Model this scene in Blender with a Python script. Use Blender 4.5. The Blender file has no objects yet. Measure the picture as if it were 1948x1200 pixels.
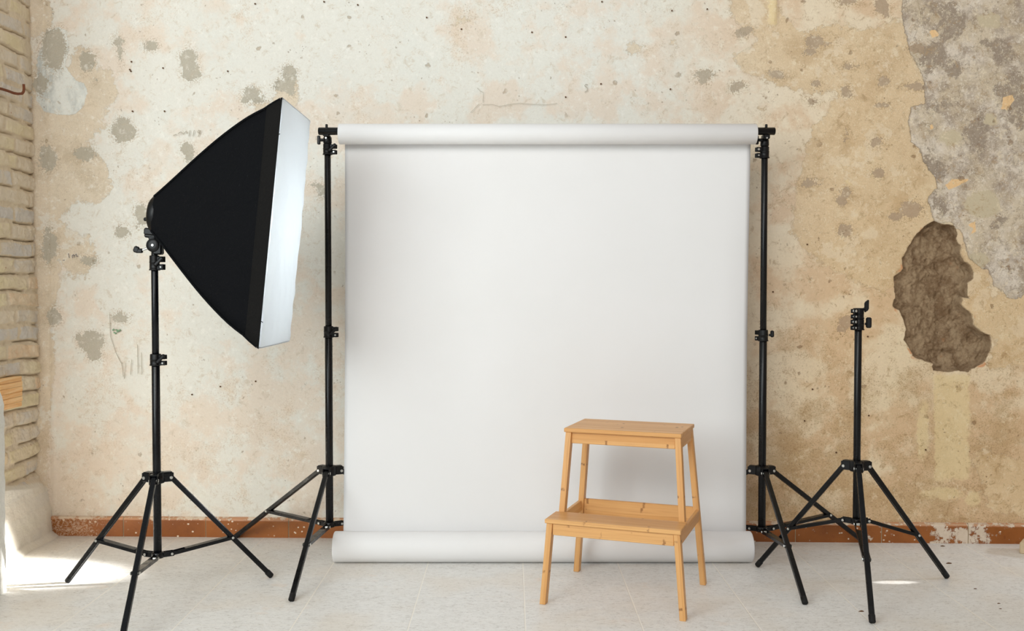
import bpy, math, random
import numpy as np
from mathutils import Vector, Matrix
random.seed(7); rng = np.random.RandomState(5)
SC = bpy.context.scene
COL = SC.collection
# ------------------------------------------------------------------ camera
F = 1830.0; CX, CY = 974.0, 600.0; H = 0.96; PITCH = math.atan(52 / F)
cp, sp = math.cos(PITCH), math.sin(PITCH)
cam = bpy.data.cameras.new('camera'); camo = bpy.data.objects.new('camera', cam); COL.objects.link(camo)
camo.location = (0, 0, H); camo.rotation_euler = (math.pi / 2 - PITCH, 0, 0)
cam.sensor_width = 36; cam.lens = 36 * F / 1948; cam.clip_start = .05; cam.clip_end = 60
SC.camera = camo

def ray(px, py):
    v = (CY - py) / F
    return Vector(((px - CX) / F, cp + v * sp, -sp + v * cp))
def P(px, py, Y):                       # photo pixel -> point at distance Y
    d = ray(px, py); return Vector((d.x / d.y * Y, Y, H + d.z / d.y * Y))
def PF(px, py):                         # photo pixel -> point on the floor
    d = ray(px, py); k = -H / d.z; return Vector((d.x * k, d.y * k, 0))
# back wall plane
WA = math.radians(1.87); WX0, WY0 = -1.83, 3.722
def PW(px, py):                         # photo pixel -> (u, z) on the back wall
    d = ray(px, py); n = (math.sin(WA), math.cos(WA))
    k = (WX0 * n[0] + WY0 * n[1]) / (d.x * n[0] + d.y * n[1])
    x, y, z = d.x * k, d.y * k, H + d.z * k
    return ((x - WX0) * math.cos(WA) - (y - WY0) * math.sin(WA), z)
def wallY(x): return WY0 - (x - WX0) * math.tan(WA)

# ------------------------------------------------------------------ node helper
def lin(r, g, b):
    f = lambda c: (c / 255 / 12.92) if c / 255 <= .04045 else ((c / 255 + .055) / 1.055) ** 2.4
    return (f(r), f(g), f(b), 1)
class NT:
    def __init__(s, name):
        s.m = bpy.data.materials.new(name); s.m.use_nodes = True; s.t = s.m.node_tree; s.t.nodes.clear()
        s.out = s.t.nodes.new('ShaderNodeOutputMaterial'); s.b = s.t.nodes.new('ShaderNodeBsdfPrincipled')
        s.t.links.new(s.b.outputs[0], s.out.inputs[0]); s._tc = None
    def n(s, k, **kw):
        x = s.t.nodes.new(k)
        for a, v in kw.items(): setattr(x, a, v)
        return x
    def put(s, sock, v):
        if hasattr(v, 'is_output'): s.t.links.new(v, sock)
        elif v is not None:
            if sock.type == 'RGBA' and not hasattr(v, '__len__'): v = (v, v, v, 1)
            if sock.type == 'VECTOR' and not hasattr(v, '__len__'): v = (v, v, v)
            sock.default_value = v
    def obj(s):
        if not s._tc: s._tc = s.n('ShaderNodeTexCoord')
        return s._tc.outputs['Object']
    def map(s, sc=(1, 1, 1), loc=(0, 0, 0), rot=(0, 0, 0), v=None):
        x = s.n('ShaderNodeMapping'); s.put(x.inputs[0], v or s.obj())
        x.inputs[1].default_value = loc; x.inputs[2].default_value = rot; x.inputs[3].default_value = sc
        return x.outputs[0]
    def noise(s, scale, detail=4, rough=.55, v=None, dist=0, seed=None, col=False):
        if seed is not None: v = s.map(loc=(seed * 3.7, seed * 1.3, seed * 5.1), v=v)
        x = s.n('ShaderNodeTexNoise'); s.put(x.inputs['Vector'], v or s.obj())
        x.inputs['Scale'].default_value = scale; x.inputs['Detail'].default_value = detail
        x.inputs['Roughness'].default_value = rough; x.inputs['Distortion'].default_value = dist
        return x.outputs['Color' if col else 'Fac']
    def vor(s, scale, v=None, feature='F1', out='Distance', rand=1):
        x = s.n('ShaderNodeTexVoronoi', feature=feature); s.put(x.inputs['Vector'], v or s.obj())
        x.inputs['Scale'].default_value = scale; x.inputs['Randomness'].default_value = rand
        return x.outputs[out]
    def M(s, op, a, b=None, c=None, clamp=False):
        x = s.n('ShaderNodeMath', operation=op, use_clamp=clamp)
        s.put(x.inputs[0], a)
        if b is not None: s.put(x.inputs[1], b)
        if c is not None: s.put(x.inputs[2], c)
        return x.outputs[0]
    def ss(s, v, lo, hi, a=0., b=1.):
        x = s.n('ShaderNodeMapRange', interpolation_type='SMOOTHSTEP')
        s.put(x.inputs[0], v)
        for i, q in enumerate((lo, hi, a, b)): s.put(x.inputs[i + 1], q)
        return x.outputs[0]
    def mix(s, f, a, b, mode='MIX'):
        x = s.n('ShaderNodeMix', data_type='RGBA', blend_type=mode)
        s.put(x.inputs[0], f); s.put(x.inputs[6], a); s.put(x.inputs[7], b)
        return x.outputs[2]
    def attr(s, name):
        x = s.n('ShaderNodeAttribute', attribute_name=name); y = s.n('ShaderNodeSeparateColor')
        s.t.links.new(x.outputs['Color'], y.inputs[0]); return y.outputs
    def sep(s, v):
        x = s.n('ShaderNodeSeparateXYZ'); s.put(x.inputs[0], v); return x.outputs
    def comb(s, a, b, c):
        x = s.n('ShaderNodeCombineXYZ')
        for i, q in enumerate((a, b, c)): s.put(x.inputs[i], q)
        return x.outputs[0]
    def bump(s, h, dist=.002, strength=1, nrm=None):
        x = s.n('ShaderNodeBump'); x.inputs['Strength'].default_value = strength
        x.inputs['Distance'].default_value = dist; s.put(x.inputs['Height'], h)
        if nrm: s.put(x.inputs['Normal'], nrm)
        return x.outputs[0]
    def done(s, color=None, rough=.8, bump=None, metal=0, spec=None, **kw):
        s.put(s.b.inputs['Base Color'], color); s.put(s.b.inputs['Roughness'], rough)
        s.put(s.b.inputs['Metallic'], metal)
        if spec is not None: s.b.inputs['Specular IOR Level'].default_value = spec
        if bump is not None: s.put(s.b.inputs['Normal'], bump)
        for k, v in kw.items(): s.put(s.b.inputs[k], v)
        return s.m

# ------------------------------------------------------------------ materials
def mat_backwall():
    s = NT('old_plaster')
    a = s.attr('ma'); b = s.attr('mb'); c = s.attr('mc'); d = s.attr('md')
    nL = s.noise(2.2, 4, .6, seed=1); nM = s.noise(9, 6, .62, seed=2); nF = s.noise(45, 6, .7, seed=3)
    nX = s.noise(190, 3, .6, seed=4); nX2 = s.noise(330, 2, .5, seed=5); nS = s.noise(22, 8, .72, seed=6)
    warm = c[1]
    cent = lambda x, k: s.M('MULTIPLY', s.M('SUBTRACT', x, .5), k)
    # painted coat
    cream = s.mix(warm, lin(226, 224, 215), lin(230, 208, 175))
    pink = s.mix(warm, lin(226, 214, 199), lin(216, 184, 146))
    col = s.mix(s.ss(s.M('ADD', s.M('ADD', nL, cent(nM, .8)), d[1]), .46, .62), cream, pink)
    # greyer cool clouds
    col = s.mix(s.ss(s.noise(4, 6, .6, seed=11), .5, .7, 0, .45), col, s.mix(warm, lin(222, 223, 216), lin(226, 208, 172)))
    # ochre / brown dirt clouds, more of it low down on the right
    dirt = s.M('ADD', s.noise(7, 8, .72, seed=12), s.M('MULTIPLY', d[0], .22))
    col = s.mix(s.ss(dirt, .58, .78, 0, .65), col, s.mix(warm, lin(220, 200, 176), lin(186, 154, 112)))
    sand = s.M('MULTIPLY', s.ss(dirt, .5, .68), s.ss(nX, .52, .64))
    col = s.mix(s.M('MULTIPLY', sand, .5), col, s.mix(warm, lin(192, 170, 144), lin(146, 114, 78)))
    # bare tan plaster
    st = s.M('ADD', a[1], s.M('ADD', cent(nS, .10), s.M('ADD', cent(nF, .06), cent(nX, .02))))
    mt = s.ss(st, -.002, .006)
    tanc = s.mix(warm, s.mix(nM, lin(206, 190, 166), lin(228, 214, 192)), s.mix(nM, lin(204, 172, 130), lin(232, 206, 166)))
    tanc = s.mix(s.ss(s.noise(6, 8, .72, seed=41), .48, .66, 0, .6), tanc, s.mix(warm, lin(188, 170, 142), lin(190, 154, 108)))
    tanc = s.mix(s.ss(s.noise(8, 8, .75, seed=42), .55, .64, 0, .5), tanc, s.mix(warm, lin(224, 212, 192), lin(230, 208, 170)))
    tanc = s.mix(s.ss(nX, .60, .66, 0, .5), tanc, lin(240, 226, 200))
    tanc = s.mix(s.ss(nX2, .61, .66, 0, .35), tanc, lin(160, 128, 92))
    col = s.mix(s.M('MULTIPLY', mt, .88), col, tanc)
    # flaked cream remnants inside tan
    rem = s.M('MULTIPLY', mt, s.ss(s.noise(6.5, 7, .68, seed=14), .57, .60))
    col = s.mix(s.M('MULTIPLY', rem, .55), col, cream)
    # blue white repair
    sb = s.M('ADD', b[0], s.M('ADD', cent(nF, .02), cent(nM, .02)))
    mb_ = s.ss(sb, -.001, .003)
    bluec = s.mix(s.ss(s.noise(14, 6, .7, v=s.map((1, 1, .5)), seed=15), .4, .68), lin(228, 230, 224), lin(190, 194, 190))
    col = s.mix(mb_, col, bluec)
    # concrete coat on the right
    sc_ = s.M('ADD', a[2], s.M('ADD', s.M('ADD', cent(nF, .022), cent(nX, .01)), cent(nS, .03)))
    mc = s.ss(sc_, -.001, .002)
    cn = s.noise(5.5, 9, .74, seed=16)
    conc = s.mix(s.ss(cn, .42, .56), lin(172, 156, 140), lin(220, 207, 190))
    conc = s.mix(s.ss(s.noise(13, 8, .75, v=s.map((1, 1, .7)), seed=23), .50, .58, 0, .55), conc, lin(158, 140, 122))
    conc = s.mix(s.ss(s.noise(9, 5, .6, seed=22), .4, .62, 0, .7), conc, lin(206, 188, 160))
    conc = s.mix(s.ss(s.noise(34, 8, .85, seed=33), .52, .60, 0, .55), conc, lin(140, 122, 104))
    conc = s.mix(s.ss(s.noise(30, 8, .85, seed=34), .54, .60, 0, .6), conc, lin(234, 224, 208))
    dk = s.M('ADD', s.noise(6.5, 10, .78, seed=17), s.M('MULTIPLY', c[2], .13))
    conc = s.mix(s.ss(dk, .555, .58, 0, .9), conc, s.mix(s.noise(80, 6, .8, seed=24), lin(118, 102, 86), lin(184, 168, 150)))
    conc = s.mix(s.ss(nX, .60, .68, 0, .6), conc, lin(238, 228, 212))
    conc = s.mix(s.ss(s.M('ADD', b[1], cent(nS, .06)), -.003, .004, 0, .95), conc, lin(202, 187, 158))
    conc = s.mix(s.ss(s.M('ADD', d[2], cent(nF, .015)), -.001, .002), conc, lin(234, 196, 146))
    col = s.mix(mc, col, conc)
    # grey cement dabs
    sg = s.M('ADD', a[0], s.M('ADD', cent(nF, .035), cent(nS, .05)))
    sg = s.M('ADD', sg, cent(nX, .022))
    mg = s.ss(sg, -.0005, .003)
    greyc = s.mix(warm, s.mix(nM, lin(168, 160, 144), lin(190, 184, 168)), s.mix(nM, lin(164, 138, 112), lin(188, 162, 134)))
    fr = s.M('MULTIPLY', s.ss(s.M('ADD', a[0], cent(nS, .09)), -.024, 0), s.ss(nX, .5, .58))
    col = s.mix(s.M('MULTIPLY', fr, .7), col, s.mix(warm, lin(186, 168, 142), lin(178, 146, 104)))
    col = s.mix(s.M('MULTIPLY', mg, .9), col, greyc)
    # plaster filled chase and white smears
    sh = s.M('ADD', c[0], s.M('ADD', cent(nF, .03), cent(nS, .05)))
    chase = s.mix(s.noise(12, 6, .7, v=s.map((1, 1, .3)), seed=18), lin(216, 188, 134), lin(242, 224, 182))
    col = s.mix(s.ss(sh, -.004, .008, 0, .7), col, chase)
    # specks and pits
    warp = s.n('ShaderNodeVectorMath', operation='MULTIPLY_ADD'); s.put(warp.inputs[0], s.noise(30, 4, .6, col=True)); warp.inputs[1].default_value = (.03, .03, .03); s.put(warp.inputs[2], s.obj())
    v1 = s.vor(17, s.map(v=warp.outputs[0], loc=(3, 1, 2))); pm = s.noise(5, 3, .6, seed=19)
    vc = s.n('ShaderNodeSeparateColor'); s.put(vc.inputs[0], s.vor(17, s.map(v=warp.outputs[0], loc=(3, 1, 2)), out='Color')); vr = s.M('MULTIPLY', s.M('POWER', vc.outputs[0], 3.), .17)
    pit = s.M('MULTIPLY', s.ss(s.M('SUBTRACT', s.M('ADD', v1, cent(nF, .35)), vr), .03, -.03), s.ss(pm, .42, .52))
    col = s.mix(s.M('MULTIPLY', pit, .6), col, s.mix(warm, lin(164, 144, 118), lin(126, 92, 58)))
    v2 = s.vor(60, s.map(v=warp.outputs[0], loc=(7, 2, 5)))
    pit2 = s.M('MULTIPLY', s.ss(s.M('ADD', v2, cent(nX, .3)), .22, .12), s.ss(s.noise(11, 5, .65, seed=20), .55, .63))
    col = s.mix(s.M('MULTIPLY', pit2, .6), col, s.mix(warm, lin(150, 130, 110), lin(122, 92, 60)))
    fine = s.M('ADD', .88, s.M('MULTIPLY', s.noise(100, 6, .85, seed=21), .24))
    col = s.mix(1., col, s.comb(fine, fine, fine), 'MULTIPLY')
    # raw masonry in the hole
    mgd = s.M('MULTIPLY', mg, .5)
    hn = s.noise(11, 10, .82, seed=25)
    holec = s.mix(s.ss(hn, .38, .60), lin(146, 116, 86), lin(200, 172, 138))
    holec = s.mix(s.ss(s.noise(70, 6, .8, seed=26), .56, .70, 0, .7), holec, lin(106, 82, 58))
    holec = s.mix(s.ss(s.noise(9, 4, .6, seed=27), .66, .74, 0, .5), holec, lin(190, 128, 84))
    mh = s.ss(b[2], -.0005, .0015)
    col = s.mix(mh, col, holec)
    rim = s.M('MULTIPLY', s.ss(s.M('ABSOLUTE', s.M('SUBTRACT', b[2], -.004)), .006, .002), s.ss(s.noise(14, 3, .5, seed=28), .62, .68))
    col = s.mix(s.M('MULTIPLY', rim, .8), col, lin(208, 140, 92))
    scr = s.noise(26, 8, .85, seed=35, dist=.6)
    col = s.mix(s.M('MULTIPLY', s.M('MULTIPLY', s.ss(scr, .53, .63), s.M('SUBTRACT', s.M('SUBTRACT', 1., mh), mgd)), s.ss(warm, 0, 1, .5, .66)), col, s.mix(warm, lin(196, 180, 156), lin(166, 132, 90)))
    col = s.mix(s.M('MULTIPLY', s.M('MULTIPLY', s.ss(s.noise(32, 8, .85, seed=36), .54, .62), s.M('SUBTRACT', 1., mh)), .5), col, s.mix(warm, lin(240, 238, 230), lin(236, 218, 184)))
    h = s.M('ADD', s.M('MULTIPLY', nM, 2.0), s.M('ADD', s.M('MULTIPLY', nF, 1.0), s.M('MULTIPLY', s.noise(150, 4, .8, seed=30), .7)))
    h = s.M('SUBTRACT', h, s.M('MULTIPLY', mt, .5)); h = s.M('SUBTRACT', h, s.M('MULTIPLY', mc, 1.3))
    h = s.M('SUBTRACT', h, s.M('MULTIPLY', pit, .8)); h = s.M('SUBTRACT', h, s.M('MULTIPLY', pit2, .6))
    h = s.M('ADD', h, s.M('MULTIPLY', mb_, .7)); h = s.M('ADD', h, s.M('MULTIPLY', mg, .25))
    h = s.M('ADD', h, s.M('MULTIPLY', s.M('MULTIPLY', mh, s.noise(90, 8, .85, seed=29)), 6.))
    return s.done(col, .92, s.bump(h, .0022, .8), spec=.15)

def mat_brick():
    s = NT('rough_brick')
    a = s.attr('ba')     # r: brick(1)/mortar(0), g: per brick random, b: plaster
    nM = s.noise(14, 7, .7); nF = s.noise(70, 6, .75, seed=2)
    brick = s.mix(s.ss(a[1], .2, .45), lin(216, 211, 204), lin(228, 216, 196))
    brick = s.mix(s.ss(a[1], .6, .7), brick, lin(232, 219, 184))
    brick = s.mix(s.ss(a[1], .86, .9), brick, lin(232, 206, 174))
    mort = s.mix(nM, lin(214, 198, 172), lin(236, 222, 198))
    e = s.M('ADD', a[0], s.M('MULTIPLY', s.M('SUBTRACT', nM, .5), .9))
    col = s.mix(s.ss(e, .35, .6), mort, brick)
    col = s.mix(s.ss(s.noise(9, 5, .6, seed=5), .40, .62, 0, .75), col, lin(228, 214, 190))
    col = s.mix(s.ss(nF, .60, .72, 0, .5), col, lin(166, 142, 112))
    col = s.mix(s.ss(s.noise(40, 4, .7, seed=8), .66, .72, 0, .6), col, lin(178, 120, 84))
    col = s.mix(s.ss(a[2], .3, .7, 0, .85), col, s.mix(nM, lin(228, 222, 208), lin(244, 241, 232)))
    return s.done(col, .95, s.bump(s.M('ADD', nM, s.M('MULTIPLY', nF, .7)), .006, .8), spec=.1)

def mat_floor():
    s = NT('floor_tiles')
    o = s.sep(s.obj()); T = .331
    u = s.M('DIVIDE', s.M('ADD', o[0], 30 * T - .038), T); cu = s.M('FLOOR', u); fu = s.M('SUBTRACT', u, cu)
    wn = s.n('ShaderNodeTexWhiteNoise', noise_dimensions='1D'); s.put(wn.inputs['W'], cu)
    v = s.M('ADD', s.M('DIVIDE', s.M('SUBTRACT', o[1], .15), T), s.M('MULTIPLY', wn.outputs[0], 1.))
    cv = s.M('FLOOR', v); fv = s.M('SUBTRACT', v, cv)
    eu = s.M('MINIMUM', fu, s.M('SUBTRACT', 1., fu)); ev = s.M('MINIMUM', fv, s.M('SUBTRACT', 1., fv))
    g = s.ss(eu, .0075, .004); g2 = s.M('MULTIPLY', s.ss(ev, .0065, .003), .5); gr = s.M('MAXIMUM', g, g2)
    wc = s.n('ShaderNodeTexWhiteNoise', noise_dimensions='2D'); s.put(wc.inputs['Vector'], s.comb(cu, cv, 0.))
    tile = wc.outputs[0]
    off = s.comb(s.M('ADD', o[0], s.M('MULTIPLY', tile, 7.)), o[1], s.M('MULTIPLY', tile, 13.))
    st = s.map((1, 2.2, 1), rot=(0, 0, .25), v=off)
    n1 = s.noise(26, 7, .72, v=st, dist=1.4); n2 = s.noise(70, 5, .7, v=st, dist=.8); n3 = s.noise(3, 3, .5)
    col = s.mix(n1, lin(208, 206, 201), lin(246, 245, 242))
    col = s.mix(s.ss(n2, .52, .68, 0, .65), col, lin(170, 163, 154))
    fib = s.ss(s.M('ABSOLUTE', s.M('SUBTRACT', s.noise(16, 5, .75, v=st, dist=2.5, seed=4), .5)), .012, .0)
    fib = s.M('MULTIPLY', fib, s.ss(s.noise(20, 3, .6, v=st, seed=6), .5, .62))
    col = s.mix(s.M('MULTIPLY', fib, .8), col, lin(140, 132, 124))
    col = s.mix(s.ss(n3, .45, .7, 0, .3), col, lin(222, 206, 184))
    col = s.mix(s.ss(s.noise(5, 4, .6, seed=8), .62, .72, 0, .3), col, lin(230, 206, 184))
    col = s.mix(s.M('MULTIPLY', gr, .85), col, lin(242, 237, 226))
    dirt = s.ss(o[1], 3.45, 3.72, 0, .25)
    col = s.mix(dirt, col, lin(206, 194, 176))
    h = s.M('SUBTRACT', s.M('MULTIPLY', n1, .15), s.M('MULTIPLY', gr, 1.))
    rough = s.ss(s.noise(6, 5, .6, seed=9), .3, .7, .36, .56)
    return s.done(col, rough, s.bump(h, .0012, .5), spec=.4)

def mat_skirt():
    s = NT('terracotta_skirting')
    o = s.sep(s.obj())
    wn = s.n('ShaderNodeTexWhiteNoise', noise_dimensions='1D'); s.put(wn.inputs['W'], s.M('FLOOR', s.M('DIVIDE', o[0], .322)))
    n = s.noise(9, 5, .6); nF = s.noise(40, 6, .7, seed=3)
    col = s.mix(s.M('ADD', s.M('MULTIPLY', n, .8), s.M('MULTIPLY', wn.outputs[0], .25)), lin(110, 56, 20), lin(172, 104, 46))
    col = s.mix(s.ss(nF, .55, .7, 0, .4), col, lin(110, 54, 24))
    col = s.mix(s.ss(s.M('ADD', o[2], s.M('MULTIPLY', nF, .006)), .066, .070, 0, .75), col, lin(206, 154, 116))
    splat = s.M('MULTIPLY', s.ss(s.M('ADD', s.vor(42, s.map((1, 1, 1.2))), s.M('MULTIPLY', nF, .3)), .34, .28), s.ss(s.noise(5, 4, .6, seed=4), .44, .56))
    col = s.mix(splat, col, lin(232, 214, 192))
    at = s.attr('sk')
    sm = s.ss(s.M('ADD', at[0], s.M('MULTIPLY', s.M('SUBTRACT', s.noise(22, 8, .75, seed=9), .5), 1.6)), .45, .55)
    col = s.mix(s.M('MULTIPLY', sm, .85), col, s.mix(nF, lin(206, 186, 160), lin(240, 228, 210)))
    sm2 = s.ss(s.M('ADD', at[1], s.M('MULTIPLY', s.M('SUBTRACT', s.noise(60, 8, .8, dist=2, seed=12), .5), 2.0)), .55, .62)
    col = s.mix(s.M('MULTIPLY', sm2, .6), col, lin(224, 202, 178))
    return s.done(col, s.mix(splat, .38, .9), s.bump(s.M('ADD', s.M('ADD', splat, sm), s.M('MULTIPLY', nF, .4)), .0012, .7), spec=.4)

def mat_plain(name, c, rough=.5, metal=0, spec=.5, bumpscale=None, bd=.001, var=0):
    s = NT(name); col = c
    if var: col = s.mix(s.M('MULTIPLY', s.noise(60, 4, .6), var), c, (min(1, c[0] * 2.5 + .02), min(1, c[1] * 2.5 + .02), min(1, c[2] * 2.5 + .02), 1))
    bp = s.bump(s.noise(bumpscale, 5, .6), bd, .6) if bumpscale else None
    return s.done(col, rough, bp, metal, spec)

def mat_metal(name, base, rough):
    s = NT(name)
    sc = s.ss(s.noise(160, 4, .7, v=s.map((1, 1, 2))), .73, .77, 0, .4)
    col = s.mix(sc, base, lin(150, 148, 144))
    return s.done(col, s.ss(s.noise(30, 4, .6), .3, .7, rough, rough + .12), None, 0, .3)

def mat_bamboo():
    s = NT('bamboo')
    oi = s.n('ShaderNodeObjectInfo').outputs['Random']
    o = s.sep(s.obj())
    off = s.comb(s.M('ADD', o[0], s.M('MULTIPLY', oi, 9.)), s.M('ADD', o[1], s.M('MULTIPLY', oi, 5.)), s.M('ADD', o[2], s.M('MULTIPLY', oi, 3.)))
    fine = s.noise(60, 6, .65, v=s.map((.035, 1, 1), v=off), dist=.3); ff = s.noise(260, 4, .6, v=s.map((.02, 1, 1), v=off))
    stripe = s.sep(off)
    wid = s.M('FLOOR', s.M('MULTIPLY', s.M('ADD', stripe[1], stripe[2]), 46.))
    w = s.n('ShaderNodeTexWhiteNoise', noise_dimensions='1D'); s.put(w.inputs['W'], wid)
    col = s.mix(fine, lin(186, 124, 62), lin(224, 172, 108))
    col = s.mix(s.M('MULTIPLY', w.outputs[0], .5), col, lin(236, 190, 130))
    col = s.mix(s.ss(ff, .5, .72, 0, .35), col, lin(166, 104, 48))
    # growth nodes: short dark bands across a strip
    ph = s.M('ADD', s.M('MULTIPLY', stripe[0], 5.2), s.M('MULTIPLY', w.outputs[0], 9.))
    fr = s.M('ABSOLUTE', s.M('SUBTRACT', s.M('FRACT', ph), .5))
    kn = s.M('MULTIPLY', s.ss(s.M('ADD', fr, s.M('MULTIPLY', s.M('SUBTRACT', s.noise(90, 4, .7), .5), .05)), .030, .008), s.ss(s.noise(30, 4, .7, v=off), .42, .56))
    kn = s.M('MULTIPLY', kn, s.ss(w.outputs[0], .35, .4))
    col = s.mix(s.M('MULTIPLY', kn, .75), col, lin(128, 78, 36))
    return s.done(col, .42, s.bump(s.M('ADD', fine, ff), .0004, .5), spec=.4)

def mat_paper():
    s = NT('backdrop_paper')
    col = s.mix(s.noise(3, 3, .5), lin(225, 224, 223), lin(231, 230, 230))
    return s.done(col, .62, s.bump(s.noise(2.2, 2, .5, v=s.map((1, 1, .5))), .006, .25), spec=.3)

def mat_diffuser():
    s = NT('white_diffuser_cloth')
    n = s.noise(7, 3, .55, v=s.map((1, 1.3, 1)), dist=.8); bp = s.bump(n, .02, .35)
    s.done(lin(238, 242, 243), .75, bp, spec=.2)
    tr = s.n('ShaderNodeBsdfTranslucent'); tr.inputs[0].default_value = lin(236, 243, 246)
    mx = s.n('ShaderNodeMixShader'); mx.inputs[0].default_value = .40
    s.t.links.new(s.b.outputs[0], mx.inputs[1]); s.t.links.new(tr.outputs[0], mx.inputs[2])
    s.t.links.new(mx.outputs[0], s.out.inputs[0]); return s.m

def mat_fabric(nm='black_softbox_cloth', k=1.):
    s = NT(nm)
    n = s.noise(9, 6, .65, dist=1.0); w = s.noise(500, 2, .5)
    col = s.mix(s.ss(s.noise(240, 2, .5), .70, .76, 0, .35), lin(4, 5, 8), lin(50, 50, 52))
    if k > 1: col = lin(17, 16, 15)
    s.done(col, .85, s.bump(s.M('ADD', n, s.M('MULTIPLY', w, .02)), .02, .6), spec=.15)
    g = s.n('ShaderNodeNewGeometry')
    sv = s.n('ShaderNodeBsdfDiffuse'); sv.inputs[0].default_value = (.75, .75, .76, 1)
    mx = s.n('ShaderNodeMixShader'); s.t.links.new(g.outputs['Backfacing'], mx.inputs[0])
    s.t.links.new(s.b.outputs[0], mx.inputs[1]); s.t.links.new(sv.outputs[0], mx.inputs[2])
    s.t.links.new(mx.outputs[0], s.out.inputs[0]); return s.m

M = dict(
    wall=mat_backwall(), brick=mat_brick(), floor=mat_floor(), skirt=mat_skirt(), bamboo=mat_bamboo(),
    paper=mat_paper(), diff=mat_diffuser(), fabric=mat_fabric(), lip=mat_fabric('charcoal_lip_cloth', 2.),
    metal=mat_metal('black_painted_metal', lin(6, 6, 7), .24),
    metal_cool=mat_metal('black_enamel_metal', lin(5, 7, 11), .22),
    plastic=mat_plain('black_plastic', lin(7, 7, 8), .42, spec=.3, bumpscale=300, bd=.0003),
    rubber=mat_plain('black_rubber', lin(24, 23, 22), .75, spec=.3),
    steel=mat_plain('rivet_steel', lin(205, 205, 200), .28, .85),
    rust=mat_plain('rusty_iron', lin(104, 58, 34), .85, .2, bumpscale=160, bd=.002, var=.6),
    pine=None, plaster=mat_plain('white_plaster', lin(236, 236, 230), .9, spec=.1, bumpscale=30, bd=.012),
    stone=mat_plain('sandy_concrete', lin(202, 180, 148), .92, spec=.1, bumpscale=60, bd=.004),
    card=mat_plain('cardboard_core', lin(210, 190, 172), .8),
    pencil=mat_plain('pencil_line', lin(92, 90, 98), .8), faint=mat_plain('faint_pencil_line', lin(176, 168, 150), .8),
    dark=mat_plain('dried_leaf_crumb', lin(96, 66, 40), .9),
    green=mat_plain('green_paint_fleck', lin(128, 160, 128), .9),
)
def mat_pine():
    s = NT('raw_pine')
    n = s.noise(20, 5, .6, v=s.map((3, .25, 3)), dist=.6)
    col = s.mix(s.ss(n, .35, .65), lin(232, 176, 112), lin(244, 208, 156))
    return s.done(col, .6, s.bump(n, .004, .6))
M['pine'] = mat_pine()

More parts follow.
